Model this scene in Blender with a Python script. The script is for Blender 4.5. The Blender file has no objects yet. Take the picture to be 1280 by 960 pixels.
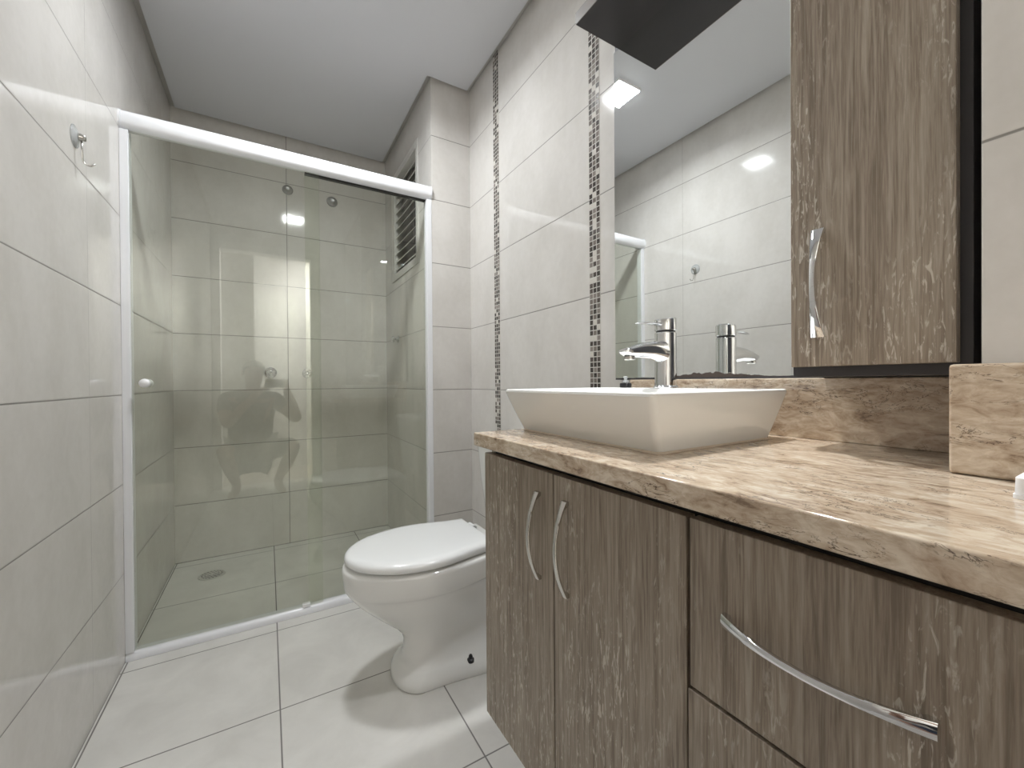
import bpy, bmesh, math, random
from mathutils import Vector, Matrix
random.seed(7)
scene = bpy.context.scene
COL = scene.collection
PI = math.pi

# ------------------------------------------------------------------ camera
F_PX, YAW, PITCH, ROLL = 510.63, 0.5387, -0.0059, -0.0072
CAM = Vector((0, 0, 1.0013))
def _turn(v):
    cp, sp = math.cos(PITCH), math.sin(PITCH)
    v = Vector((v[0], cp*v[1]-sp*v[2], sp*v[1]+cp*v[2]))
    cy, sy = math.cos(YAW), math.sin(YAW)
    return Vector((cy*v[0]+sy*v[1], -sy*v[0]+cy*v[1], v[2]))
right = _turn((math.cos(ROLL), 0, math.sin(ROLL)))
up = _turn((-math.sin(ROLL), 0, math.cos(ROLL)))
fwd = _turn((0, 1, 0))
cam_data = bpy.data.cameras.new('camera')
cam_data.sensor_width = 36.0
cam_data.lens = F_PX/1280*36.0
cam_data.clip_start = 0.02
cam = bpy.data.objects.new('camera', cam_data)
COL.objects.link(cam)
m = Matrix.Identity(4)
for i in range(3):
    m[i][0], m[i][1], m[i][2], m[i][3] = right[i], up[i], -fwd[i], CAM[i]
cam.matrix_world = m
scene.camera = cam

# ------------------------------------------------------------------ light and exposure
LAMP_STRENGTH = 60.0
LAMP_WATTS = 17.0
SPOT_STRENGTH = 60.0
SPOT_WATTS = 105.0
HALL_WATTS = 105.0
scene.view_settings.view_transform = 'Standard'
scene.view_settings.look = 'None'
scene.view_settings.gamma = 1.0
scene.view_settings.use_curve_mapping = False
scene.view_settings.exposure = -0.45
world = bpy.data.worlds.new('world')
scene.world = world
world.use_nodes = True
world.node_tree.nodes['Background'].inputs[0].default_value = (0.6, 0.7, 0.85, 1)
world.node_tree.nodes['Background'].inputs[1].default_value = 0.02
scene.cycles.use_denoising = True
scene.cycles.max_bounces = 12
scene.cycles.diffuse_bounces = 7
scene.cycles.glossy_bounces = 7
scene.cycles.transparent_max_bounces = 16
scene.cycles.blur_glossy = 0.6
scene.cycles.sample_clamp_indirect = 6.0

hall_light = bpy.data.lights.new('hall_lamp_light', 'AREA')
hall_light.energy = HALL_WATTS
hall_light.size = 0.35
hall_light.color = (1.0, 0.985, 0.96)
hl = bpy.data.objects.new('hall_lamp_light', hall_light)
COL.objects.link(hl)
hl.location = (0.55, -1.02, 2.50)

# ------------------------------------------------------------------ geometry constants
XL, XR, YB, YR = -0.449, 0.928, 2.903, -0.75
XW, YC = 0.715, 1.973            # shower wall and column face
XP, YP = 0.735, 0.132            # projecting wall at the right edge
ZT = 2.538
Z_CEIL = 2.515

# ------------------------------------------------------------------ node helpers
class NT:
    def __init__(self, name):
        self.mat = bpy.data.materials.new(name)
        self.mat.use_nodes = True
        self.t = self.mat.node_tree
        self.b = self.t.nodes['Principled BSDF']
        self.out = self.t.nodes['Material Output']
    def n(self, typ, **kw):
        nd = self.t.nodes.new(typ)
        for k, v in kw.items():
            setattr(nd, k, v)
        return nd
    def put(self, sock, v):
        if isinstance(v, bpy.types.NodeSocket):
            self.t.links.new(v, sock)
        elif isinstance(v, (tuple, list)) and len(v) == 3 and sock.type == 'RGBA':
            sock.default_value = (*v, 1)
        else:
            sock.default_value = v
    def math(self, op, a, b=None, c=None, clamp=False):
        nd = self.n('ShaderNodeMath', operation=op)
        nd.use_clamp = clamp
        self.put(nd.inputs[0], a)
        if b is not None: self.put(nd.inputs[1], b)
        if c is not None: self.put(nd.inputs[2], c)
        return nd.outputs[0]
    def pos(self):
        return self.n('ShaderNodeNewGeometry').outputs['Position']
    def sep(self, v):
        nd = self.n('ShaderNodeSeparateXYZ'); self.put(nd.inputs[0], v)
        return nd.outputs
    def comb(self, x, y, z):
        nd = self.n('ShaderNodeCombineXYZ')
        for i, v in enumerate((x, y, z)): self.put(nd.inputs[i], v)
        return nd.outputs[0]
    def scale(self, v, s, off=(0, 0, 0)):
        nd = self.n('ShaderNodeMapping')
        self.put(nd.inputs['Vector'], v)
        nd.inputs['Scale'].default_value = s
        nd.inputs['Location'].default_value = off
        return nd.outputs[0]
    def noise(self, v, sc, detail=3, rough=0.5, dist=0.0):
        nd = self.n('ShaderNodeTexNoise')
        self.put(nd.inputs['Vector'], v)
        nd.inputs['Scale'].default_value = sc
        nd.inputs['Detail'].default_value = detail
        nd.inputs['Roughness'].default_value = rough
        nd.inputs['Distortion'].default_value = dist
        return nd.outputs[0]
    def rng(self, v, a, b, c=0.0, d=1.0):
        nd = self.n('ShaderNodeMapRange')
        self.put(nd.inputs[0], v)
        for i, x in enumerate((a, b, c, d)): nd.inputs[i+1].default_value = x
        return nd.outputs[0]
    def mix(self, f, a, b):
        nd = self.n('ShaderNodeMix', data_type='RGBA')
        self.put(nd.inputs['Factor'], f)
        self.put(nd.inputs['A'], a); self.put(nd.inputs['B'], b)
        return nd.outputs['Result']
    def ramp(self, f, stops, interp='LINEAR'):
        nd = self.n('ShaderNodeValToRGB')
        cr = nd.color_ramp
        cr.interpolation = interp
        while len(cr.elements) < len(stops): cr.elements.new(0.5)
        for e, (p, c) in zip(cr.elements, stops):
            e.position = p; e.color = (*c, 1)
        self.put(nd.inputs[0], f)
        return nd.outputs[0]
    def bump(self, h, strength, dist):
        nd = self.n('ShaderNodeBump')
        nd.inputs['Strength'].default_value = strength
        nd.inputs['Distance'].default_value = dist
        self.put(nd.inputs['Height'], h)
        self.put(self.b.inputs['Normal'], nd.outputs[0])
    def set(self, **kw):
        for k, v in kw.items():
            self.put(self.b.inputs[k.replace('_', ' ')], v)
        return self.mat

def plain(name, col, rough, metal=0.0, **kw):
    t = NT(name)
    return t.set(Base_Color=col, Roughness=rough, Metallic=metal, **kw)

TILE_A, TILE_B, GROUT = (0.690, 0.668, 0.640), (0.625, 0.602, 0.570), (0.25, 0.238, 0.22)
def tile_mat(name, axis, joints, faint=0.0):
    t = NT(name)
    p = t.pos(); x, y, z = t.sep(p)
    d = t.math('PINGPONG', t.math('SUBTRACT', z, 0.003), 0.16)
    h = x if axis == 'x' else y
    for j in joints:
        d = t.math('MINIMUM', d, t.math('ADD', t.math('ABSOLUTE', t.math('SUBTRACT', h, j)), faint))
    g = t.rng(d, 0.0012, 0.0024, 1.0, 0.0)
    n1 = t.noise(t.scale(p, (1, 1, 0.6)), 6, 5, 0.6, 0.3)
    n2 = t.noise(p, 45, 3, 0.6)
    f = t.math('ADD', t.math('MULTIPLY', n1, 0.75), t.math('MULTIPLY', n2, 0.25))
    c = t.mix(t.rng(f, 0.38, 0.62), TILE_A, TILE_B)
    t.set(Base_Color=t.mix(g, c, GROUT), Roughness=t.rng(g, 0, 1, 0.075, 0.8))
    t.b.inputs['Specular IOR Level'].default_value = 0.6
    wave = t.noise(p, 9, 2, 0.5)
    fine = t.noise(p, 60, 2, 0.5)
    hgt = t.math('ADD', t.math('MULTIPLY', t.rng(d, 0.0, 0.004), 0.9),
                 t.math('ADD', t.math('MULTIPLY', wave, 0.35), t.math('MULTIPLY', fine, 0.03)))
    t.bump(hgt, 0.35, 0.0016)
    return t.mat
M = {}
M['tile_left'] = tile_mat('cream_wall_tile_side', 'y', (1.665, 1.04, 0.42, -0.2), 0.0011)
M['tile_back'] = tile_mat('cream_wall_tile_end', 'x', (0.110,))
M['tile_right'] = tile_mat('cream_wall_tile_vanity', 'y', (0.37,))
M['tile_plain'] = tile_mat('cream_wall_tile', 'y', ())

def floor_mat():
    t = NT('floor_tile')
    p = t.pos(); x, y, z = t.sep(p)
    dx = t.math('PINGPONG', t.math('SUBTRACT', x, 0.0235-4.66), 0.233)
    dy = t.math('PINGPONG', t.math('SUBTRACT', y, 1.4385-4.66), 0.233)
    d = t.math('MINIMUM', dx, dy)
    g = t.rng(d, 0.0014, 0.0026, 1.0, 0.0)
    n1 = t.noise(p, 5, 6, 0.62, 0.5)
    c = t.mix(t.rng(n1, 0.35, 0.65), (0.69, 0.675, 0.645), (0.60, 0.585, 0.555))
    t.set(Base_Color=t.mix(g, c, (0.19, 0.18, 0.17)), Roughness=t.rng(g, 0, 1, 0.30, 0.9))
    hgt = t.math('ADD', t.rng(d, 0.0, 0.004), t.math('MULTIPLY', t.noise(p, 30, 4, 0.6), 0.15))
    t.bump(hgt, 0.3, 0.0015)
    return t.mat
M['floor'] = floor_mat()

def mosaic_mat():
    t = NT('brown_glass_mosaic')
    p = t.pos(); x, y, z = t.sep(p)
    P = 0.0171
    yy = t.math('DIVIDE', t.math('SUBTRACT', y, 0.989), P)
    zz = t.math('DIVIDE', z, P*1.02)
    cy, cz = t.math('FLOOR', yy), t.math('FLOOR', zz)
    wn = t.n('ShaderNodeTexWhiteNoise', noise_dimensions='2D')
    t.put(wn.inputs['Vector'], t.comb(cy, cz, 0.0))
    c = t.ramp(wn.outputs[0], [(0, (0.030, 0.024, 0.022)), (0.34, (0.065, 0.05, 0.045)), (0.50, (0.17, 0.145, 0.13)),
                               (0.72, (0.24, 0.21, 0.19)), (0.86, (0.66, 0.63, 0.58))], 'CONSTANT')
    fy = t.math('ABSOLUTE', t.math('SUBTRACT', t.math('FRACT', yy), 0.5))
    fz = t.math('ABSOLUTE', t.math('SUBTRACT', t.math('FRACT', zz), 0.5))
    e = t.math('MAXIMUM', fy, fz)
    g = t.rng(e, 0.40, 0.44)
    n = t.noise(p, 400, 2, 0.6)
    c2 = t.mix(t.rng(n, 0.4, 0.7, 0.0, 0.35), c, (0.38, 0.35, 0.32))
    t.set(Base_Color=t.mix(g, c2, (0.55, 0.53, 0.49)), Roughness=t.rng(g, 0, 1, 0.12, 0.7))
    t.bump(t.rng(e, 0.38, 0.47, 1.0, 0.0), 0.4, 0.001)
    return t.mat
M['mosaic'] = mosaic_mat()

def wood_mat(name, dark, mid, light, fleck):
    t = NT(name)
    p = t.pos()
    grain = t.noise(t.scale(p, (95, 95, 3.0)), 1.6, 6, 0.66, 0.7)
    broad = t.noise(t.scale(p, (20, 20, 1.3), (3, 1, 2)), 1.0, 3, 0.5, 0.4)
    fine = t.noise(t.scale(p, (300, 300, 14)), 1.3, 3, 0.6)
    f = t.math('ADD', t.math('MULTIPLY', grain, 0.55), t.math('ADD', t.math('MULTIPLY', broad, 0.22), t.math('MULTIPLY', fine, 0.23)))
    c = t.ramp(f, [(0.40, dark), (0.50, mid), (0.60, light)])
    fl = t.noise(t.scale(p, (85, 85, 18), (7, 3, 1)), 2.0, 4, 0.6, 1.0)
    msk = t.noise(t.scale(p, (11, 11, 2.2), (1, 9, 4)), 1.0, 2, 0.5)
    k = t.math('MULTIPLY', t.rng(fl, 0.555, 0.635), t.rng(msk, 0.40, 0.56), clamp=True)
    c = t.mix(t.math('MULTIPLY', k, 0.85), c, fleck)
    dk = t.noise(t.scale(p, (130, 130, 4.2), (2, 5, 8)), 1.7, 3, 0.6, 0.8)
    c = t.mix(t.rng(dk, 0.58, 0.72, 0.0, 0.6), c, dark)
    t.set(Base_Color=c, Roughness=0.42)
    t.bump(f, 0.12, 0.0015)
    return t.mat
M['wood'] = wood_mat('grey_oak_laminate', (0.165, 0.127, 0.093), (0.275, 0.225, 0.175), (0.365, 0.310, 0.250), (0.56, 0.51, 0.44))
M['wood_edge'] = plain('grey_oak_edge_band', (0.20, 0.18, 0.165), 0.4)
M['dark_wood'] = plain('dark_brown_melamine', (0.032, 0.029, 0.031), 0.35)
M['shadow_gap'] = plain('black_gap_shade', (0.012, 0.010, 0.009), 0.6)  # near-black colour stands in for the shade inside narrow gaps

def marble_mat():
    t = NT('beige_breccia_marble')
    p = t.pos()
    q = t.scale(p, (26, 9, 26))
    n1 = t.noise(q, 1.2, 6, 0.64, 1.1)
    n2 = t.noise(t.scale(p, (75, 38, 75), (4, 2, 1)), 1.2, 5, 0.66, 0.9)
    f = t.math('ADD', t.math('MULTIPLY', n1, 0.6), t.math('MULTIPLY', n2, 0.4))
    c = t.ramp(f, [(0.37, (0.22, 0.150, 0.098)), (0.44, (0.43, 0.325, 0.232)), (0.52, (0.55, 0.445, 0.335)), (0.61, (0.69, 0.60, 0.485))])
    v = t.noise(t.scale(p, (30, 11, 34), (11, 6, 3)), 1.0, 5, 0.65, 1.6)
    line = t.rng(t.math('ABSOLUTE', t.math('SUBTRACT', v, 0.5)), 0.003, 0.012, 1.0, 0.0)
    vm = t.rng(t.noise(t.scale(p, (16, 8, 18), (5, 5, 5)), 1.0, 2, 0.5), 0.48, 0.56)
    c = t.mix(t.math('MULTIPLY', t.math('MULTIPLY', line, vm), 0.9), c, (0.075, 0.045, 0.03))
    t.set(Base_Color=c, Roughness=0.10)
    t.b.inputs['Specular IOR Level'].default_value = 0.8
    return t.mat
M['marble'] = marble_mat()

def ceiling_mat():
    t = NT('white_ceiling_paint')
    p = t.pos()
    c = t.mix(t.noise(p, 2, 3, 0.5), (0.69, 0.70, 0.735), (0.67, 0.68, 0.715))
    return t.set(Base_Color=c, Roughness=0.75)
M['ceiling'] = ceiling_mat()
M['reveal'] = plain('grey_reveal_paint', (0.52, 0.51, 0.49), 0.8)
M['ceramic'] = plain('white_glazed_ceramic', (0.80, 0.80, 0.78), 0.07)
M['lid'] = plain('white_lid_plastic', (0.84, 0.85, 0.85), 0.16)
M['chrome'] = plain('polished_chrome', (0.78, 0.79, 0.80), 0.06, 1.0)
M['satin'] = plain('satin_nickel', (0.62, 0.61, 0.58), 0.24, 1.0)
M['steel'] = plain('brushed_steel', (0.62, 0.61, 0.58), 0.4, 0.6)
M['dull'] = plain('dull_grey_metal', (0.26, 0.25, 0.24), 0.45, 0.5)
M['alu'] = plain('white_painted_aluminium', (0.82, 0.83, 0.86), 0.22)
M['white_plastic'] = plain('white_plastic', (0.85, 0.85, 0.86), 0.3)
M['black'] = plain('black_rubber', (0.012, 0.012, 0.014), 0.3)
M['dark_hole'] = plain('dark_drain_hole', (0.02, 0.02, 0.02), 0.8)
M['grey_alu'] = plain('grey_aluminium_louver', (0.58, 0.57, 0.54), 0.4)
M['louver_shade'] = plain('grey_louver_shade', (0.16, 0.16, 0.16), 0.8)  # dark tone imitates the darkness behind the slats
M['caulk'] = plain('cream_silicone', (0.62, 0.52, 0.42), 0.5)
M['paint'] = plain('white_wall_paint', (0.80, 0.79, 0.76), 0.8)
M['hall_floor'] = plain('hall_floor', (0.45, 0.40, 0.34), 0.5)
M['skin'] = plain('skin', (0.42, 0.25, 0.18), 0.55)
M['shirt'] = plain('dark_cotton', (0.06, 0.065, 0.07), 0.9)
M['shorts'] = plain('blue_denim', (0.07, 0.085, 0.12), 0.9)
M['hair'] = plain('dark_hair', (0.02, 0.015, 0.012), 0.6)

def mirror_mat():
    t = NT('silvered_mirror')
    p = t.pos(); x, y, z = t.sep(p)
    n = t.noise(t.comb(0.0, y, t.math('MULTIPLY', z, 0.5)), 38, 4, 0.6)
    bell = t.rng(t.math('ABSOLUTE', t.math('SUBTRACT', y, 0.60)), 0.02, 0.14, 1.0, 0.12)
    edge = t.math('ADD', 1.0085, t.math('MULTIPLY', t.math('MULTIPLY', n, bell), 0.024))
    k = t.rng(t.math('SUBTRACT', z, edge), -0.0006, 0.0006, 1.0, 0.0)
    t.set(Base_Color=t.mix(k, (0.93, 0.95, 0.945), (0.05, 0.034, 0.026)), Roughness=t.rng(k, 0, 1, 0.012, 0.5),
          Metallic=t.rng(k, 0, 1, 1.0, 0.0))
    return t.mat
M['mirror'] = mirror_mat()

def glass_mat():
    t = NT('green_tinted_glass')
    tr = t.n('ShaderNodeBsdfTransparent'); tr.inputs[0].default_value = (0.950, 0.964, 0.932, 1)
    gl = t.n('ShaderNodeBsdfGlossy'); gl.inputs['Roughness'].default_value = 0.0
    gl.inputs[0].default_value = (1, 1, 1, 1)
    geo = t.n('ShaderNodeNewGeometry')
    dot = t.n('ShaderNodeVectorMath', operation='DOT_PRODUCT')
    t.put(dot.inputs[0], geo.outputs['Normal']); t.put(dot.inputs[1], geo.outputs['Incoming'])
    c = t.math('SUBTRACT', 1.0, t.math('ABSOLUTE', dot.outputs['Value']), clamp=True)
    fres = t.math('MULTIPLY_ADD', t.math('POWER', c, 5.0), 0.957, 0.043)
    mx = t.n('ShaderNodeMixShader')
    t.put(mx.inputs[0], fres)
    t.t.links.new(tr.outputs[0], mx.inputs[1]); t.t.links.new(gl.outputs[0], mx.inputs[2])
    t.t.links.new(mx.outputs[0], t.out.inputs['Surface'])
    return t.mat
M['glass'] = glass_mat()
M['clear'] = plain('clear_plastic', (0.62, 0.64, 0.64), 0.12, Alpha=0.5)

def emit(name, col, s):
    t = NT(name)
    e = t.n('ShaderNodeEmission'); e.inputs[0].default_value = (*col, 1); e.inputs[1].default_value = s
    t.t.links.new(e.outputs[0], t.out.inputs['Surface'])
    return t.mat

# ------------------------------------------------------------------ mesh helpers
ORG = {}
def box(bm, x0, x1, y0, y1, z0, z1):
    v = [bm.verts.new((x, y, z)) for x in (x0, x1) for y in (y0, y1) for z in (z0, z1)]
    for f in ((0, 1, 3, 2), (4, 6, 7, 5), (0, 4, 5, 1), (2, 3, 7, 6), (0, 2, 6, 4), (1, 5, 7, 3)):
        bm.faces.new([v[i] for i in f])
    return bm
def bx(*a):
    return box(bmesh.new(), *a)
def loft(bm, rings, cap0=True, cap1=True, closed=True):
    R = [[bm.verts.new(p) for p in r] for r in rings]
    n = len(R[0])
    for a, b in zip(R[:-1], R[1:]):
        for i in range(n if closed else n-1):
            j = (i+1) % n
            bm.faces.new((a[i], a[j], b[j], b[i]))
    if cap0: bm.faces.new(R[0][::-1])
    if cap1: bm.faces.new(R[-1])
    return bm
def circle(c, r, axis='z', n=32, sx=1.0, sy=1.0):
    c = Vector(c); out = []
    for i in range(n):
        a = 2*PI*i/n; u, w = math.cos(a)*r*sx, math.sin(a)*r*sy
        out.append(c + (Vector((u, w, 0)) if axis == 'z' else Vector((0, u, w)) if axis == 'x' else Vector((u, 0, w))))
    return out
def lathe(bm, base, axis, prof, n=32, flip=1):
    """prof: list of (radius, offset along axis*flip)"""
    k = 'xyz'.index(axis); rings = []
    for r, h in prof:
        c = Vector(base); c[k] += h*flip
        rings.append(circle(c, max(r, 1e-4), axis, n))
    return loft(bm, rings)
def tube(bm, pts, r, n=10):
    pts = [Vector(p) for p in pts]; rings = []
    rr = r if isinstance(r, (list, tuple)) else [r]*len(pts)
    prev = None
    for i, p in enumerate(pts):
        t = (pts[min(i+1, len(pts)-1)] - pts[max(i-1, 0)]).normalized()
        ref = prev if prev else (Vector((0, 0, 1)) if abs(t.z) < 0.9 else Vector((1, 0, 0)))
        u = (ref - t*ref.dot(t)).normalized(); w = t.cross(u); prev = u
        rings.append([p + (u*math.cos(2*PI*k/n) + w*math.sin(2*PI*k/n))*rr[i] for k in range(n)])
    return loft(bm, rings)
def thing(name, label, cat, loc, group=None):
    o = bpy.data.objects.new(name, None); COL.objects.link(o)
    o.empty_display_size = 0.05
    o.location = loc; ORG[o] = Vector(loc)
    o['label'] = label; o['category'] = cat
    if group: o['group'] = group
    return o
def obj(name, bm, mat, parent=None, org=(0, 0, 0), smooth=False, bevel=0.0, seg=2, sub=0, label=None):
    o_ = ORG[parent] if parent else Vector(org)
    bmesh.ops.recalc_face_normals(bm, faces=bm.faces)
    for v in bm.verts: v.co -= o_
    me = bpy.data.meshes.new(name); bm.to_mesh(me); bm.free()
    if smooth is not False:
        for p in me.polygons: p.use_smooth = True
        if smooth is not True: me.set_sharp_from_angle(angle=math.radians(smooth))
    mats = mat if isinstance(mat, (list, tuple)) else [mat]
    for mm in mats: me.materials.append(mm)
    o = bpy.data.objects.new(name, me); COL.objects.link(o)
    if parent: o.parent = parent
    else: o.location = o_
    ORG[o] = o_
    if bevel:
        md = o.modifiers.new('bevel', 'BEVEL'); md.width = bevel; md.segments = seg
        md.limit_method = 'ANGLE'; md.angle_limit = math.radians(40)
        for p in me.polygons: p.use_smooth = True
        me.set_sharp_from_angle(angle=math.radians(40)) if False else None
        md.harden_normals = True
    if sub:
        md = o.modifiers.new('subdivision', 'SUBSURF'); md.levels = sub; md.render_levels = sub
    if label: o['label'] = label
    return o
def struct(name, bm, mat, parent=None, **kw):
    o = obj(name, bm, mat, parent, **kw)
    if not parent: o['kind'] = 'structure'
    return o
def tag(o, label, cat, group=None):
    o['label'] = label; o['category'] = cat
    if group: o['group'] = group
    return o

# ------------------------------------------------------------------ room shell
struct('floor', bx(XL-0.1, 1.03, YR-0.10, YB+0.1, -0.10, 0.0), M['floor'])
struct('wall_left', bx(XL-0.1, XL, YR-0.10, YB+0.1, 0, ZT), M['tile_left'])
struct('wall_back', bx(XL, 1.03, YB, YB+0.1, 0, ZT), M['tile_back'])
struct('wall_right', bx(XR, XR+0.1, YP, YC, 0, ZT), M['tile_right'])
struct('wall_column', bx(XP, XR+0.1, YR-0.10, YP, 0, ZT), M['tile_plain'], bevel=0.002)
# shower side wall with the window hole
WY0, WY1, WZ0, WZ1 = 2.20, 2.665, 1.685, 2.305
bm = bmesh.new()
box(bm, XW, 0.90, YC, WY0, 0, ZT); box(bm, XW, 0.90, WY1, YB, 0, ZT)
box(bm, XW, 0.90, WY0, WY1, 0, WZ0); box(bm, XW, 0.90, WY0, WY1, WZ1, ZT)
struct('wall_shower', bm, M['tile_plain'])
struct('wall_outer', bx(0.90, 1.03, YC, YB, 0, ZT), M['tile_plain'])
# rear wall with the doorway
DX0, DX1, DZ = -0.40, 0.412, 2.30
bm = bmesh.new()
box(bm, XL, DX0, YR-0.10, YR, 0, ZT); box(bm, DX1, XP, YR-0.10, YR, 0, ZT); box(bm, DX0, DX1, YR-0.10, YR, DZ, ZT)
struct('wall_rear', bm, M['tile_plain'])
bm = bmesh.new()
box(bm, DX0-0.045, DX0+0.02, YR-0.11, YR+0.012, 0, DZ+0.03); box(bm, DX1-0.02, DX1+0.05, YR-0.11, YR+0.012, 0, DZ+0.03)
box(bm, DX0-0.045, DX1+0.05, YR-0.11, YR+0.012, DZ-0.02, DZ+0.05)
struct('door_1', bm, M['paint'])
# hall beyond the doorway (seen mirrored in the shower glass)
struct('floor_hall', bx(-1.0, 1.3, -2.6, YR-0.10, -0.10, -0.001), M['hall_floor'])
bm = bmesh.new()
box(bm, -1.0, -0.13, -2.6, -1.85, 0, ZT); box(bm, -0.13, 1.3, -2.6, -1.6, 0, ZT)
struct('wall_hall', bm, M['paint'])
bm = bmesh.new(); box(bm, -1.1, -1.0, -2.6, YR-0.10, 0, ZT); box(bm, 1.3, 1.4, -2.6, YR-0.10, 0, ZT)
struct('wall_hall_sides', bm, M['paint'])
struct('ceiling_hall', bx(-1.1, 1.4, -2.6, YR-0.10, ZT, ZT+0.06), M['paint'])
# ceiling: lowered plaster panel with a recessed reveal all around
G = 0.026
outl = [(XL+G, YR+0.004), (XP-G, YR+0.004), (XP-G, YP+G), (XR-G, YP+G), (XR-G, YC-G), (XW-G, YC-G), (XW-G, YB-G-0.01), (XL+G, YB-G-0.01)]
bm = bmesh.new()
loft(bm, [[(x, y, Z_CEIL) for x, y in outl], [(x, y, ZT) for x, y in outl]])
struct('ceiling', bm, M['ceiling'])
struct('ceiling_slab', bx(XL-0.1, XR+0.1, YR-0.1, YB+0.1, ZT, ZT+0.08), M['reveal'])

# mosaic strips let into the vanity wall
struct('trim_1', bx(XR-0.0012, XR+0.004, 1.6555, 1.7068, 0.0, ZT-0.001), M['mosaic'])
struct('trim_2', bx(XR-0.0012, XR+0.004, 0.989, 1.0403, 0.0, ZT-0.001), M['mosaic'])

# ------------------------------------------------------------------ louvred window
win = bpy.data.objects.new('window_1', None); COL.objects.link(win); win.location = (XW, 2.43, WZ0); ORG[win] = Vector(win.location)
win['kind'] = 'structure'
bm = bmesh.new(); FL = 0.03
box(bm, XW-0.006, XW+0.05, WY0-0.02, WY0+0.012, WZ0-0.03, WZ1+0.03)
box(bm, XW-0.006, XW+0.05, WY1-0.012, WY1+FL+0.02, WZ0-0.03, WZ1+0.03)
box(bm, XW-0.006, XW+0.05, WY0+0.012, WY1-0.012, WZ0-0.03, WZ0+0.012)
box(bm, XW-0.006, XW+0.05, WY0+0.012, WY1-0.012, WZ1-0.012, WZ1+0.03)
obj('window_frame', bm, M['grey_alu'], win, bevel=0.002)
obj('shade_backing', bx(XW+0.13, XW+0.14, WY0, WY1, WZ0, WZ1), M['louver_shade'], win)  # dark sheet added so the openings between slats look shaded
ns = 11
for i in range(ns):
    zc = WZ0 + 0.03 + (WZ1-WZ0-0.045)*(i+0.5)/ns
    bm = bmesh.new()
    a, hw, th = math.radians(48), 0.030, 0.003
    dx, dz = math.cos(a)*hw, math.sin(a)*hw
    prof = [(XW+0.026-dx, zc-dz), (XW+0.026+dx, zc+dz), (XW+0.026+dx-th, zc+dz+th), (XW+0.026-dx-th*0.6, zc-dz+th)]
    loft(bm, [[(px, WY0+0.012, pz) for px, pz in prof], [(px, WY1-0.012, pz) for px, pz in prof]])
    obj('louver_slat', bm, M['grey_alu'], win)

# ------------------------------------------------------------------ ceiling lamp
lamp = thing('ceiling_lamp', 'square white surface lamp on the ceiling, seen in the mirror', 'lamp', (0.215, 1.555, Z_CEIL))
L = 0.0735
bm = bmesh.new()
for s in (0,):
    loft(bm, [[(0.215+sx*L*1.08, 1.555+sy*L*1.08, z) for sx, sy in ((-1, -1), (1, -1), (1, 1), (-1, 1))] for z in (Z_CEIL-0.0105, Z_CEIL)])
obj('lamp_frame', bm, M['white_plastic'], lamp, bevel=0.002)
obj('lamp_diffuser', bx(0.215-L, 0.215+L, 1.555-L, 1.555+L, Z_CEIL-0.0130, Z_CEIL-0.0106), emit('lamp_diffuser_glow', (0.95, 0.98, 1.0), LAMP_STRENGTH), lamp)

ll = bpy.data.lights.new('ceiling_lamp_light', 'AREA')
ll.shape = 'SQUARE'; ll.size = L*1.9; ll.energy = LAMP_WATTS; ll.spread = math.radians(158); ll.color = (0.95, 0.98, 1.0)
lo = bpy.data.objects.new('ceiling_lamp_light', ll); COL.objects.link(lo)
lo.parent = lamp; lo.location = (0, 0, -0.0145)

# ------------------------------------------------------------------ shower enclosure
YG = 1.985
sh = thing('shower_enclosure', 'sliding glass shower enclosure with white frame spanning the room', 'shower enclosure', (0.13, YG, 0.0))
def railprof(zc, h, d, n=16):
    return [(YG + 0.004 + d*math.copysign(abs(math.cos(2*PI*i/n))**0.75, math.cos(2*PI*i/n)), zc + h*math.copysign(abs(math.sin(2*PI*i/n))**0.85, math.sin(2*PI*i/n))) for i in range(n)]
pr = railprof(1.9535, 0.0335, 0.029)
obj('top_rail', loft(bmesh.new(), [[(x, y, z) for y, z in pr] for x in (XL+0.006, XW-0.001)]), M['alu'], sh, smooth=50)
pr2 = railprof(1.9535, 0.0355, 0.031)
obj('end_cap', loft(bmesh.new(), [[(x, y, z) for y, z in pr2] for x in (XL, XL+0.0058)]), M['alu'], sh, smooth=50)
obj('end_cap', loft(bmesh.new(), [[(x, y, z) for y, z in pr2] for x in (XW-0.006, XW)]), M['alu'], sh, smooth=50)
obj('track_gap_shade', bx(0.146, XW-0.027, YG+0.006, YG+0.026, 1.9132, 1.9208), M['shadow_gap'], sh)  # dark strip added as the shaded gap above the right leaf
br = [(YG-0.016, 0.0), (YG-0.016, 0.014), (YG-0.010, 0.026), (YG-0.002, 0.030), (YG+0.030, 0.030), (YG+0.036, 0.0)]
obj('bottom_rail', loft(bmesh.new(), [[(x, y, z) for y, z in br] for x in (XL, XW)]), M['alu'], sh, bevel=0.002)
obj('post', bx(XL, XL+0.025, YG-0.014, YG+0.030, 0.030, 1.918), M['alu'], sh, bevel=0.002)
obj('post', bx(XW-0.026, XW, YG-0.014, YG+0.030, 0.030, 1.918), M['alu'], sh, bevel=0.002)
gp = obj('glass_panel', bx(XL+0.026, 0.202, YG-0.004, YG+0.004, 0.033, 1.9196), M['glass'], sh)
kb = bmesh.new(); lathe(kb, (-0.384, YG-0.004, 1.005), 'y', [(0.006, 0), (0.007, 0.008), (0.013, 0.014), (0.0165, 0.022), (0.0155, 0.030), (0.010, 0.036), (0.0, 0.038)], 24, -1)
obj('knob', kb, M['white_plastic'], gp, smooth=True)
kb = bmesh.new(); lathe(kb, (-0.384, YG+0.004, 1.005), 'y', [(0.006, 0), (0.007, 0.008), (0.013, 0.014), (0.0155, 0.022), (0.010, 0.032), (0.0, 0.034)], 24, 1)
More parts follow.
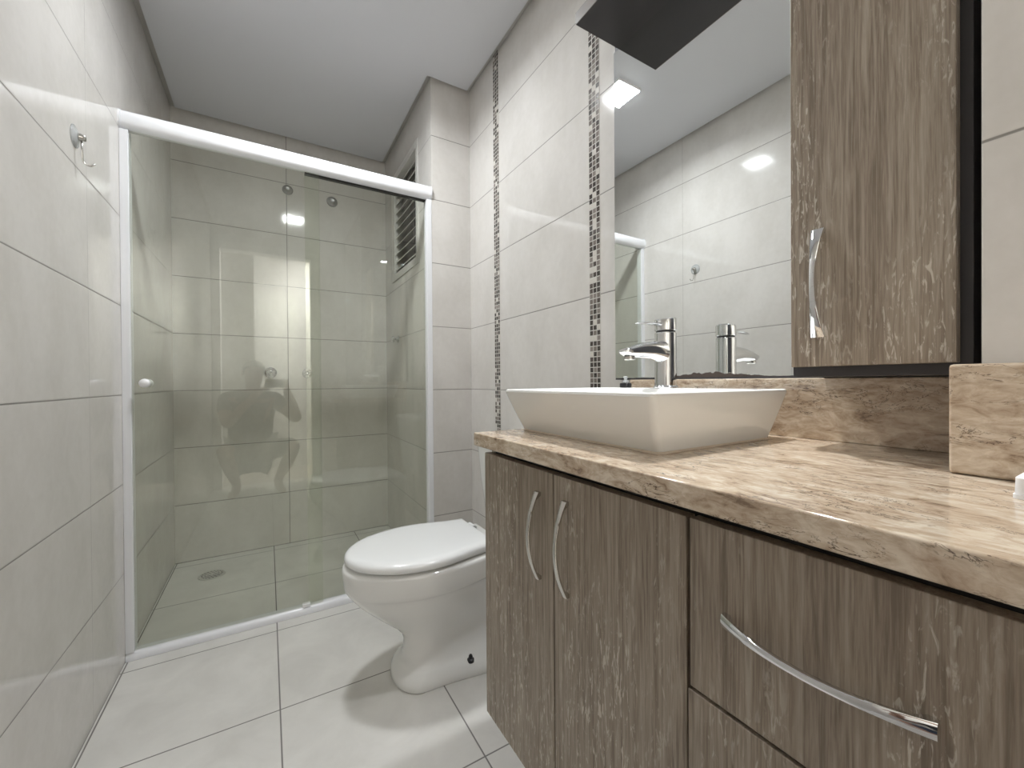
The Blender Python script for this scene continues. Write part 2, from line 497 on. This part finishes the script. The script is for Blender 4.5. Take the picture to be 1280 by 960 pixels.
obj('knob', kb, M['white_plastic'], gp, smooth=True)
obj('glass_panel', bx(0.145, XW-0.027, YG+0.014, YG+0.022, 0.033, 1.9128), M['glass'], sh)
obj('glass_guide', bx(0.120, 0.150, YG-0.012, YG+0.012, 0.030, 0.044), M['white_plastic'], sh, bevel=0.002)

# ------------------------------------------------------------------ shower fittings
def dome(name, label, x, z, r, h, cat):
    b = bmesh.new()
    lathe(b, (x, YB, z), 'y', [(r, 0), (r, 0.003), (r*0.9, 0.010), (r*0.55, 0.013), (r*0.5, 0.022), (r*0.62, 0.028), (r*0.66, h*0.75), (r*0.5, h*0.95), (0, h)], 28, -1)
    o = obj(name, b, M['chrome'], None, org=(x, YB, z), smooth=True)
    return tag(o, label, cat)
dome('shower_valve', 'left one of the two chrome shower valves on the back wall', 0.016, 1.066, 0.034, 0.052, 'valve')
v2 = thing('shower_valve', 'right one of the two chrome shower valves, with cross handle, on the back wall', 'valve', (0.216, YB, 1.063))
b = bmesh.new(); lathe(b, (0.216, YB, 1.063), 'y', [(0.030, 0), (0.030, 0.003), (0.024, 0.010), (0.011, 0.014), (0.010, 0.040), (0.013, 0.046), (0.0, 0.050)], 28, -1)
obj('escutcheon', b, M['chrome'], v2, smooth=True)
for a in (0.3, 0.3+PI/2):
    d = Vector((math.cos(a), 0, math.sin(a)))*0.026
    c = Vector((0.216, YB-0.040, 1.063))
    obj('handle_bar', tube(bmesh.new(), [c-d, c-d*0.8, c, c+d*0.8, c+d], [0.004, 0.006, 0.005, 0.006, 0.004], 12), M['chrome'], v2, smooth=True)
def plug(name, label, x, z, r):
    t_ = thing(name, label, 'pipe cover', (x, YB, z))
    b = bmesh.new(); lathe(b, (x, YB, z), 'y', [(r, 0), (r, 0.002), (r*0.93, 0.006), (r*0.5, 0.010)], 28, -1)
    obj('rosette', b, M['dull'], t_, smooth=40)
    b = bmesh.new(); lathe(b, (x, YB-0.0095, z), 'y', [(r*0.42, 0), (r*0.42, 0.018), (r*0.34, 0.022), (r*0.30, 0.014)], 20, -1)
    obj('pipe_stub', b, M['chrome'], t_, smooth=40)
plug('pipe_cover', 'chrome pipe cover high on the back wall, on the tile joint', 0.117, 2.205, 0.030)
plug('pipe_cover', 'chrome pipe cover high on the back wall, right of the tile joint', 0.372, 2.187, 0.033)
b = bmesh.new(); lathe(b, (XW, 2.60, 1.276), 'x', [(0.021, 0), (0.021, 0.003), (0.010, 0.006), (0.009, 0.020), (0.017, 0.026), (0.019, 0.034), (0.013, 0.041), (0, 0.043)], 24, -1)
tag(obj('robe_knob', b, M['chrome'], None, org=(XW, 2.60, 1.276), smooth=True), 'small chrome knob on the shower wall below the louvred window', 'knob')

dr = thing('floor_drain', 'round steel floor drain in the shower', 'drain', (-0.26, 2.64, 0.0))
b = bmesh.new(); lathe(b, (-0.26, 2.64, 0.0), 'z', [(0.060, 0), (0.060, 0.003), (0.056, 0.005), (0.050, 0.004), (0.049, 0.0035), (0.0, 0.0035)], 40)
obj('rim', b, M['steel'], dr, smooth=40)
b = bmesh.new()
for ring, cnt in ((0.016, 6), (0.030, 12), (0.043, 18)):
    for i in range(cnt):
        a = 2*PI*i/cnt
        lathe(b, (-0.26+ring*math.cos(a), 2.64+ring*math.sin(a), 0.0036), 'z', [(0.0034, 0), (0.0034, 0.0004)], 10)
obj('grate_holes', b, M['dark_hole'], dr)

# suction hook on the left wall
hk = thing('suction_hook', 'clear suction hook stuck on the left wall', 'hook', (XL, 1.576, 1.675))
b = bmesh.new(); lathe(b, (XL, 1.576, 1.682), 'x', [(0.030, 0.0002), (0.030, 0.0022), (0.021, 0.005), (0.012, 0.009)], 32, 1)
obj('suction_cup', b, M['clear'], hk, smooth=True)
b = bmesh.new(); lathe(b, (XL+0.0085, 1.576, 1.682), 'x', [(0.010, 0), (0.011, 0.004), (0.008, 0.009), (0.008, 0.014), (0.0, 0.016)], 20, 1)
obj('knob', b, M['satin'], hk, smooth=True)
pts = [(XL+0.014, 1.576, 1.676), (XL+0.015, 1.578, 1.650), (XL+0.015, 1.579, 1.626)]
for i in range(7):
    a = PI + PI*0.62*i/6
    pts.append((XL+0.015+0.012+0.012*math.cos(a), 1.580+0.001*i, 1.624+0.012*math.sin(a)))
pts.append((XL+0.038, 1.588, 1.621))
obj('wire_hook', tube(bmesh.new(), pts, 0.0022, 8), M['satin'], hk, smooth=True)

# ------------------------------------------------------------------ vanity
VX, VY0, VY1, VZ0, VZT = 0.421, 0.045, 0.827, 0.252, 0.8555
van = thing('vanity_cabinet', 'wall-hung grey wood vanity cabinet under the marble countertop', 'cabinet', (0.66, 0.45, VZ0))
obj('carcass', bx(VX+0.0195, XP-0.001, VY0+0.002, VY1-0.016, VZ0+0.002, VZT-0.002), M['shadow_gap'], van)  # carcass blackened so the gaps around the fronts read as shaded
obj('side_panel', bx(VX+0.0185, XR-0.001, VY1-0.0158, VY1, VZ0, VZT), M['wood'], van)

def bow_handle(name, mat, parent, mid, length, along, depth=0.027, w_end=0.0135, w_mid=0.0075):
    """arched strap handle standing off towards -x; along = 'y' or 'z'"""
    rings = []; n = 24
    for i in range(n+1):
        t = -1+2*i/n
        s = t*length/2
        h = 0.007 + (depth-0.007)*(1-abs(t)**2.0)
        w = w_mid + (w_end-w_mid)*abs(t)**2.2
        th = 0.0042
        inner = max(h-th, 0.0)
        if abs(t) > 0.86: inner = 0.0
        sec = [(-h, -w*0.40), (-h-0.0008, 0.0), (-h, w*0.40), (-h+0.0012, w*0.5), (-inner, w*0.5), (-inner, -w*0.5), (-h+0.0012, -w*0.5)]
        ring = []
        for dx, dw in sec:
            ring.append(Vector(mid)+(Vector((dx, s, dw)) if along == 'y' else Vector((dx, dw, s))))
        rings.append(ring)
    return obj(name, loft(bmesh.new(), rings), mat, parent, smooth=38)

def front(name, y0, y1, z0, z1):
    return obj(name, bx(VX, VX+0.018, y0, y1, z0, z1), M['wood'], van, bevel=0.0012)
ZD = 0.8412
d1 = front('door', 0.5695, VY1, VZ0, ZD)
bow_handle('handle', M['satin'], d1, (VX, 0.612, 0.723), 0.158, 'z')
d2 = front('door', 0.3075, 0.5670, VZ0, ZD)
bow_handle('handle', M['satin'], d2, (VX, 0.532, 0.725), 0.158, 'z')
dw = front('drawer', VY0, 0.3030, 0.6445, ZD)
bow_handle('handle', M['chrome'], dw, (VX, 0.178, 0.744), 0.165, 'y', w_end=0.014)
dw2 = front('drawer', VY0, 0.3058, VZ0, 0.6400)
bow_handle('handle', M['chrome'], dw2, (VX, 0.178, 0.46), 0.165, 'y', w_end=0.014)

# countertop
CT, CB, CX, CY1, CY0 = 0.8857, 0.8557, 0.404, 0.850, 0.03
ct = thing('marble_countertop', 'beige marble countertop over the wood vanity', 'countertop', (0.66, 0.44, CB))
poly = [(CX, CY0), (XP-0.0005, CY0), (XP-0.0005, YP+0.001), (XR-0.0005, YP+0.001), (XR-0.0005, CY1), (CX, CY1)]
bm = loft(bmesh.new(), [[(x, y, z) for x, y in poly] for z in (CB, CT)])
obj('slab', bm, M['marble'], ct, bevel=0.003)
obj('backsplash', bx(0.902, XR-0.0005, 0.157, 0.842, CT+0.0002, 1.004), M['marble'], ct, bevel=0.0015)
obj('side_backsplash', bx(0.7125, XP-0.0005, CY0, 0.155, CT+0.0002, 1.0185), M['marble'], ct, bevel=0.004)
obj('side_backsplash', bx(XP-0.0004, 0.9015, YP+0.0012, 0.1465, CT+0.0002, 1.0035), M['marble'], ct)

# ------------------------------------------------------------------ wash basin
def rrect(x0, x1, y0, y1, r, z, n=6):
    out = []
    for cx, cy, a0 in ((x1-r, y1-r, 0), (x0+r, y1-r, PI/2), (x0+r, y0+r, PI), (x1-r, y0+r, 1.5*PI)):
        for i in range(n+1):
            a = a0+PI/2*i/n
            out.append((cx+r*math.cos(a), cy+r*math.sin(a), z))
    return out
RZ = 0.9835
bas = thing('wash_basin', 'white rectangular vessel basin with sloped sides on the countertop', 'basin', (0.68, 0.6215, CT))
rings = []
B0, B1 = (0.522, 0.843, 0.428, 0.824), (0.480, 0.872, 0.406, 0.842)
for i in range(9):
    t = i/8; tt = t**0.92
    e = [a+(b-a)*tt for a, b in zip(B0, B1)]
    z = CT+0.0035+(RZ-0.006-CT-0.0035)*t
    rings.append(rrect(e[0], e[1], e[2], e[3], 0.011+0.002*t, z))
x0, x1, y0, y1 = B1
rings.append(rrect(x0+0.0008, x1-0.0008, y0+0.0008, y1-0.0008, 0.0128, RZ-0.002))
rings.append(rrect(x0+0.0035, x1-0.0035, y0+0.0035, y1-0.0035, 0.012, RZ))
rings.append(rrect(x0+0.009, x1-0.13, y0+0.009, y1-0.009, 0.012, RZ))
rings.append(rrect(x0+0.013, x1-0.134, y0+0.013, y1-0.013, 0.012, RZ-0.003))
rings.append(rrect(x0+0.030, x1-0.145, y0+0.035, y1-0.035, 0.03, RZ-0.035))
rings.append(rrect(x0+0.055, x1-0.165, y0+0.070, y1-0.070, 0.04, RZ-0.062))
rings.append(rrect(x0+0.10, x1-0.20, y0+0.16, y1-0.16, 0.03, RZ-0.068))
obj('bowl', loft(bmesh.new(), rings), M['ceramic'], bas, smooth=35)
obj('silicone_bead', loft(bmesh.new(), [rrect(B0[0]-0.003, B0[1]+0.003, B0[2]-0.003, B0[3]+0.003, 0.013, CT+0.0002), rrect(B0[0]+0.0005, B0[1]-0.0005, B0[2]+0.0005, B0[3]-0.0005, 0.011, CT+0.0038)]), M['caulk'], bas, smooth=True)
b = bmesh.new(); lathe(b, (0.606, 0.6225, RZ-0.0677), 'z', [(0.024, 0), (0.024, 0.001), (0.018, 0.002), (0.016, 0.0005), (0, 0.0005)], 24)
obj('drain_ring', b, M['chrome'], bas, smooth=40)

# faucet
FX, FY = 0.7875, 0.6266
fa = thing('basin_faucet', 'chrome single-lever faucet on the basin deck', 'faucet', (FX, FY, RZ))
b = bmesh.new(); lathe(b, (FX, FY, RZ), 'z', [(0.0275, 0.0002), (0.0275, 0.003), (0.0258, 0.005), (0.0245, 0.007), (0.0240, 0.06), (0.0240, 0.126), (0.0225, 0.128)], 40)
obj('body', b, M['chrome'], fa, smooth=30)
b = bmesh.new(); lathe(b, (FX, FY, RZ+0.1282), 'z', [(0.021, 0), (0.021, 0.0032)], 32)
obj('cap_gap_shade', b, M['black'], fa)  # black ring stands in for shade in the slit below the cap
b = bmesh.new()
rings = []
for r, h, sl in ((0.0225, 0.1316, 0), (0.0242, 0.1330, 0), (0.0242, 0.157, 0.10), (0.0228, 0.1595, 0.10), (0.012, 0.1600, 0.10), (0.0002, 0.1600, 0.1)):
    rings.append([Vector((p.x, p.y, p.z+(p.x-FX)*sl)) for p in circle((FX, FY, RZ+h), r, 'z', 40)])
loft(b, rings)
cap = obj('cap', b, M['chrome'], fa, smooth=30)
rings = []
for x, w, z0, z1 in ((FX-0.016, 0.010, 1.1245, 1.1335), (FX-0.035, 0.0095, 1.1255, 1.1330), (FX-0.06, 0.0095, 1.1265, 1.1320), (FX-0.085, 0.010, 1.1245, 1.1300), (FX-0.097, 0.007, 1.1240, 1.1275), (FX-0.101, 0.003, 1.1245, 1.1262)):
    zc = (z0+z1)/2; hz = (z1-z0)/2
    rings.append([(x, FY+w*math.cos(2*PI*k/16), zc+hz*math.sin(2*PI*k/16)) for k in range(16)])
obj('lever', loft(bmesh.new(), rings), M['chrome'], fa, smooth=40)
rings = []
for x, w, z0, z1 in ((FX-0.010, 0.021, 1.040, 1.094), (FX-0.03, 0.0205, 1.046, 1.0905), (FX-0.055, 0.0195, 1.0500, 1.0885), (FX-0.080, 0.0185, 1.0510, 1.0850), (FX-0.105, 0.0175, 1.0515, 1.0790), (FX-0.125, 0.0160, 1.0535, 1.0725), (FX-0.137, 0.0120, 1.0590, 1.0690), (FX-0.141, 0.006, 1.0625, 1.0660)):
    zc = (z0+z1)/2; hz = (z1-z0)/2
    ring = []
    for k in range(24):
        a = 2*PI*k/24; c, s = math.cos(a), math.sin(a)
        ring.append((x, FY+w*math.copysign(abs(c)**0.7, c), zc+hz*math.copysign(abs(s)**0.8, s)))
    rings.append(ring)
sp = obj('spout', loft(bmesh.new(), rings), M['chrome'], fa, smooth=40)
b = bmesh.new(); lathe(b, (FX-0.117, FY, 1.0535), 'z', [(0.0120, 0), (0.0120, 0.006), (0.0105, 0.0075), (0.0098, 0.005), (0.0, 0.005)], 24, -1)
obj('aerator', b, M['satin'], sp, smooth=40)

st = thing('sink_stopper', 'small black basin stopper with clear knob, lying on the basin deck', 'stopper', (0.793, 0.755, RZ))
b = bmesh.new(); lathe(b, (0.793, 0.755, RZ), 'z', [(0.0135, 0.0002), (0.0148, 0.001), (0.0150, 0.010), (0.0138, 0.012), (0, 0.012)], 28)
obj('plug', b, M['black'], st, smooth=40)
b = bmesh.new(); lathe(b, (0.793, 0.755, RZ+0.0122), 'z', [(0.0085, 0), (0.0090, 0.004), (0.0042, 0.007), (0.0040, 0.011), (0.0058, 0.014), (0.0045, 0.017), (0, 0.0175)], 24)
obj('knob', b, M['clear'], st, smooth=True)

# soap box at the right edge
sb = thing('soap_box', 'small white plastic box on the countertop at the right edge', 'soap box', (0.655, 0.058, CT))
obj('tray', loft(bmesh.new(), [rrect(0.612, 0.700, 0.032, 0.0905, 0.006, z) for z in (CT+0.0002, CT+0.004)]), M['white_plastic'], sb, smooth=35)
obj('lid', loft(bmesh.new(), [rrect(0.6128, 0.6992, 0.0328, 0.0895, 0.006, CT+0.0042), rrect(0.6132, 0.6988, 0.0334, 0.0891, 0.006, CT+0.020), rrect(0.628, 0.684, 0.046, 0.076, 0.005, CT+0.032), rrect(0.631, 0.681, 0.049, 0.073, 0.005, CT+0.033)]), M['white_plastic'], sb, smooth=30)

# ------------------------------------------------------------------ mirror cabinet
mc = thing('mirror_cabinet', 'wall cabinet of mirror, grey wood door and dark lighting shelf above the basin', 'mirror cabinet', (0.85, 0.53, 1.005))
obj('backboard', bx(0.910, XR-0.0015, 0.146, 0.902, 1.0045, 2.02), M['dark_wood'], mc)
obj('bottom_strip', bx(0.9055, 0.9098, 0.362, 0.902, 1.0045, 1.0088), M['dark_wood'], mc)
obj('mirror', bx(0.9055, 0.9098, 0.362, 0.902, 1.0090, 1.9895), M['mirror'], mc)
obj('carcass', bx(0.790, 0.9095, 0.148, 0.3615, 1.0060, 1.9895), M['dark_wood'], mc, bevel=0.001)
cd = obj('door', bx(0.772, 0.7895, 0.160, 0.3565, 1.0225, 1.986), M['wood'], mc, bevel=0.0012)
bow_handle('handle', M['chrome'], cd, (0.772, 0.315, 1.157), 0.175, 'z', depth=0.026, w_end=0.019, w_mid=0.008)
cn = obj('light_shelf', bx(0.744, 0.9095, 0.148, 0.8835, 1.990, 2.022), M['dark_wood'], mc)
obj('front_edge', bx(0.742, 0.7438, 0.148, 0.8835, 1.990, 2.022), M['wood_edge'], cn)
b = bmesh.new(); lathe(b, (0.825, 0.60, 1.9898), 'z', [(0.034, 0), (0.034, 0.002), (0.027, 0.004), (0.026, 0.001), (0.0, 0.001)], 28, -1)
obj('spot_ring', b, M['satin'], cn, smooth=40)
b = bmesh.new(); lathe(b, (0.825, 0.60, 1.9880), 'z', [(0.024, 0), (0.024, 0.0012)], 24, -1)
obj('spot_lens', b, emit('spot_glow', (0.86, 0.93, 1.0), SPOT_STRENGTH), cn)

sl = bpy.data.lights.new('spot_lamp_light', 'SPOT')
sl.energy = SPOT_WATTS; sl.spot_size = math.radians(82); sl.spot_blend = 1.0; sl.shadow_soft_size = 0.022; sl.color = (0.95, 0.98, 1.0)
so = bpy.data.objects.new('spot_lamp_light', sl); COL.objects.link(so)
so.rotation_euler = Vector((-0.165, -0.20, -1.1)).to_track_quat('-Z', 'Y').to_euler(); so.parent = cn; so.location = Vector((0.825, 0.60, 1.983))-ORG[cn]

# ------------------------------------------------------------------ toilet
TY = 1.385
to = thing('toilet', 'white ceramic toilet with closed lid beside the vanity', 'toilet', (0.55, TY, 0.0))
def egg(xf, xb, hw, hb, z, n=20, k=0.5, p=2.0):
    """outline from front tip xf to flat back xb"""
    half = []
    for i in range(n+1):
        s = (1-math.cos(PI*i/(2*n)))
        x = xf+(xb-xf)*k*s
        half.append((x, hw*(max(0.0, 1-(1-s)**p))**(1/p)))
    for i in range(1, 9):
        s = i/8
        w = hw+(hb-hw)*(0.5-0.5*math.cos(PI*s))
        half.append((xf+(xb-xf)*(k+(1-k)*s), w))
    pts = [(x, TY-y, z) for x, y in half] + [(x, TY+y, z) for x, y in reversed(half)][:-1]
    return pts
prof = [  # z, front x, half width, back half width, k
    (0.000, 0.352, 0.112, 0.143, 0.20), (0.006, 0.348, 0.115, 0.146, 0.20), (0.026, 0.351, 0.113, 0.145, 0.20), (0.040, 0.358, 0.109, 0.139, 0.20),
    (0.048, 0.366, 0.104, 0.128, 0.21), (0.053, 0.373, 0.099, 0.112, 0.22), (0.058, 0.379, 0.094, 0.090, 0.23), (0.068, 0.385, 0.088, 0.066, 0.24),
    (0.09, 0.391, 0.082, 0.052, 0.25), (0.12, 0.392, 0.080, 0.050, 0.26), (0.15, 0.384, 0.083, 0.052, 0.29),
    (0.180, 0.358, 0.094, 0.058, 0.36), (0.215, 0.316, 0.112, 0.066, 0.43), (0.25, 0.278, 0.131, 0.076, 0.47), (0.280, 0.247, 0.148, 0.092, 0.50),
    (0.305, 0.226, 0.156, 0.102, 0.51), (0.322, 0.214, 0.163, 0.114, 0.51), (0.332, 0.207, 0.171, 0.128, 0.51), (0.340, 0.203, 0.1795, 0.140, 0.51), (0.350, 0.201, 0.1825, 0.146, 0.51), (0.375, 0.198, 0.184, 0.150, 0.51), (0.402, 0.197, 0.185, 0.154, 0.51),
    (0.411, 0.201, 0.182, 0.152, 0.51), (0.4145, 0.210, 0.174, 0.146, 0.51)]
rings = [egg(xf, 0.735, hw, hb, z, k=k) for z, xf, hw, hb, k in prof]
obj('bowl', loft(bmesh.new(), rings), M['ceramic'], to, smooth=60)
rings = [egg(0.222+d, 0.662-d, 0.166-d, 0.136-d, z, k=0.52) for z, d in ((0.4150, 0.004), (0.4165, 0.0), (0.4225, 0.0), (0.4238, 0.002))]
obj('seat', loft(bmesh.new(), rings), M['lid'], to, smooth=60)
rings = [egg(0.204+d, 0.672-d*0.4, 0.184-d, 0.147-d, z, k=0.52) for z, d in ((0.4240, 0.020), (0.4236, 0.006), (0.4248, 0.002), (0.4290, 0.0), (0.4380, 0.0003), (0.4440, 0.0030), (0.4485, 0.0085), (0.4515, 0.018), (0.4530, 0.035), (0.4540, 0.07), (0.4543, 0.12))]
obj('lid', loft(bmesh.new(), rings), M['lid'], to, smooth=60)
for s in (-1, 1):
    b = tube(bmesh.new(), [(0.684, TY+s*0.075-0.022, 0.432), (0.684, TY+s*0.075+0.022, 0.432)], 0.011, 16)
    obj('hinge', b, M['lid'], to, smooth=40)
def tring(x0, y0, y1, z, r=0.035):
    return rrect(x0, 0.925, y0, y1, r, z)
rings = [tring(0.790, 1.222, 1.548, 0.4148), tring(0.784, 1.216, 1.554, 0.43), tring(0.765, 1.206, 1.566, 0.60), tring(0.752, 1.200, 1.572, 0.755)]
obj('tank', loft(bmesh.new(), rings), M['ceramic'], to, smooth=50)
rings = [tring(0.748, 1.196, 1.576, 0.7555, 0.036), tring(0.744, 1.192, 1.580, 0.760, 0.038), tring(0.744, 1.192, 1.580, 0.776, 0.038), tring(0.752, 1.200, 1.572, 0.786, 0.034)]
tl = obj('tank_lid', loft(bmesh.new(), rings), M['ceramic'], to, smooth=50)
b = bmesh.new(); lathe(b, (0.84, TY, 0.7862), 'z', [(0.022, 0), (0.022, 0.004), (0.017, 0.006), (0, 0.006)], 24)
obj('flush_button', b, M['chrome'], tl, smooth=40)
for s in (-1, 1):
    b = bmesh.new(); lathe(b, (0.588, TY+s*0.112, 0.0475), 'z', [(0.0120, -0.004), (0.0120, 0.005), (0.0075, 0.008), (0.0065, 0.016), (0.004, 0.020), (0, 0.0205)], 16)
    obj('bolt', b, M['black'], to, smooth=40, label='dark fixing bolt in the toilet foot')

# ------------------------------------------------------------------ person crouching behind the camera, seen mirrored in the shower glass
pe = thing('person', 'person in dark shirt crouching with a raised phone, seen mirrored in the shower glass', 'person', (-0.08, -0.45, 0.0))
def skin(name, verts, edges, mat, parent, root=0, sub=2):
    me = bpy.data.meshes.new(name)
    o_ = ORG[parent]
    me.from_pydata([Vector(v[:3])-o_ for v in verts], edges, [])
    o = bpy.data.objects.new(name, me); COL.objects.link(o); o.parent = parent; ORG[o] = o_
    md = o.modifiers.new('skin', 'SKIN'); md.use_smooth_shade = True
    for i, v in enumerate(verts):
        sv = me.skin_vertices[0].data[i]
        rr = v[3]; sv.radius = rr if isinstance(rr, tuple) else (rr, rr)
        sv.use_root = (i == root)
    s_ = o.modifiers.new('subdivision', 'SUBSURF'); s_.levels = sub; s_.render_levels = sub
    me.materials.append(mat)
    return o
J = [  # joints: x, y, z, radius
    (-0.135, -0.53, 0.38, 0.165), (-0.140, -0.50, 0.53, 0.165), (-0.140, -0.45, 0.69, 0.178), (-0.135, -0.41, 0.83, 0.155),
    (-0.122, -0.37, 0.915, 0.060), (-0.115, -0.34, 0.975, 0.055), (-0.108, -0.315, 1.04, 0.070), (-0.105, -0.305, 1.10, 0.083), (-0.105, -0.31, 1.155, 0.070),
    (0.055, -0.40, 0.855, 0.066), (0.150, -0.33, 0.750, 0.056), (0.230, -0.24, 0.665, 0.048), (0.188, -0.155, 0.80, 0.045), (0.140, -0.085, 0.945, 0.027), (0.128, -0.060, 0.990, 0.030),
    (-0.320, -0.40, 0.855, 0.066), (-0.320, -0.30, 0.735, 0.048), (-0.300, -0.18, 0.650, 0.042), (-0.190, -0.125, 0.790, 0.038), (-0.085, -0.085, 0.915, 0.027), (-0.055, -0.065, 0.950, 0.030),
    (-0.030, -0.52, 0.36, 0.090), (0.085, -0.37, 0.405, 0.086), (0.205, -0.22, 0.440, 0.066), (0.140, -0.31, 0.26, 0.058), (0.070, -0.42, 0.10, 0.038), (0.085, -0.36, 0.045, 0.036), (0.115, -0.24, 0.030, 0.030),
    (-0.220, -0.52, 0.36, 0.090), (-0.270, -0.37, 0.405, 0.086), (-0.325, -0.22, 0.440, 0.066), (-0.285, -0.31, 0.26, 0.058), (-0.245, -0.42, 0.10, 0.038), (-0.255, -0.36, 0.045, 0.036), (-0.285, -0.24, 0.030, 0.030)]
E_ = [(0, 1), (1, 2), (2, 3), (3, 4), (4, 5), (5, 6), (6, 7), (7, 8), (3, 9), (9, 10), (10, 11), (11, 12), (12, 13), (13, 14),
      (3, 15), (15, 16), (16, 17), (17, 18), (18, 19), (19, 20), (0, 21), (21, 22), (22, 23), (23, 24), (24, 25), (25, 26), (26, 27),
      (0, 28), (28, 29), (29, 30), (30, 31), (31, 32), (32, 33), (33, 34)]
# five fingers on each hand, curled round the phone, and a thumb off the side of the palm
verts, edges = list(J), list(E_)
def finger(root, pts, r):
    prev = root
    for i, q in enumerate(pts):
        verts.append((*q, r*(1-0.12*i))); edges.append((prev, len(verts)-1)); prev = len(verts)-1
for i in range(4):
    z = 1.022-0.018*i
    finger(14, [(0.140, -0.042, z), (0.142, -0.014, z+0.002), (0.126, -0.004, z+0.003), (0.112, -0.003, z+0.003)], 0.0085)
finger(14, [(0.122, -0.062, 1.012), (0.108, -0.046, 1.022), (0.096, -0.040, 1.026)], 0.0095)
for i in range(4):
    x = -0.046+0.018*i
    finger(20, [(x-0.004, -0.042, 0.948), (x, -0.016, 0.952), (x+0.001, -0.006, 0.964), (x+0.001, -0.005, 0.976)], 0.0080)
finger(20, [(-0.040, -0.062, 0.958), (-0.020, -0.052, 0.966), (-0.004, -0.046, 0.976)], 0.0090)
skin('body', verts, edges, M['skin'], pe)
def shell(name, idx, grow, mat, root):
    mp = {k: i for i, k in enumerate(idx)}
    vv = [(*J[k][:3], J[k][3]+grow) for k in idx]
    ee = [(mp[a], mp[b]) for a, b in E_ if a in mp and b in mp]
    return skin(name, vv, ee, mat, pe, mp[root])
shell('shirt', [0, 1, 2, 3, 4, 9, 10, 15, 16], 0.012, M['shirt'], 2)
shell('shorts', [0, 21, 22, 23, 28, 29, 30], 0.012, M['shorts'], 0)
b = bmesh.new()
bmesh.ops.create_uvsphere(b, u_segments=24, v_segments=16, radius=1.0)
bmesh.ops.delete(b, geom=[v for v in b.verts if v.co.z < -0.15 and v.co.y > -0.2 or v.co.z < -0.55 or (v.co.y > 0.55 and v.co.z < 0.35)], context='VERTS')
for v in b.verts: v.co = Vector((-0.105+v.co.x*0.090, -0.315+v.co.y*0.100, 1.115+v.co.z*0.092))
obj('hair', b, M['hair'], pe, smooth=True)
b = bmesh.new()
loft(b, [[(-0.116, -0.222, 1.075), (-0.094, -0.222, 1.075), (-0.099, -0.226, 1.11), (-0.111, -0.226, 1.11)],
         [(-0.111, -0.202, 1.073), (-0.099, -0.202, 1.073), (-0.103, -0.218, 1.105), (-0.107, -0.218, 1.105)]])
obj('nose', b, M['skin'], pe, sub=2, smooth=True)
for s in (-1, 1):
    b = bmesh.new(); bmesh.ops.create_uvsphere(b, u_segments=12, v_segments=8, radius=0.009)
    for v in b.verts: v.co = Vector((-0.105+s*0.030, -0.234, 1.105))+v.co
    obj('eye', b, M['black'], pe, smooth=True)
    b = bmesh.new(); bmesh.ops.create_uvsphere(b, u_segments=12, v_segments=8, radius=1)
    for v in b.verts: v.co = Vector((-0.105+s*0.088+v.co.x*0.008, -0.310+v.co.y*0.018, 1.090+v.co.z*0.030))
    obj('ear', b, M['skin'], pe, smooth=True)
ph = thing('phone', 'black phone held up by the crouching person, seen mirrored in the shower glass', 'phone', (0.045, -0.03, 0.965))
obj('phone_case', loft(bmesh.new(), [[(x, y, z) for x, _, z in rrect(0, 0, 0, 0, 0, 0)] for y in ()] or [[(px, -0.034, pz) for px, pz, _ in rrect(-0.022, 0.128, 0.966, 1.036, 0.010, 0)], [(px, -0.026, pz) for px, pz, _ in rrect(-0.022, 0.128, 0.966, 1.036, 0.010, 0)]]), M['black'], ph, bevel=0.001)
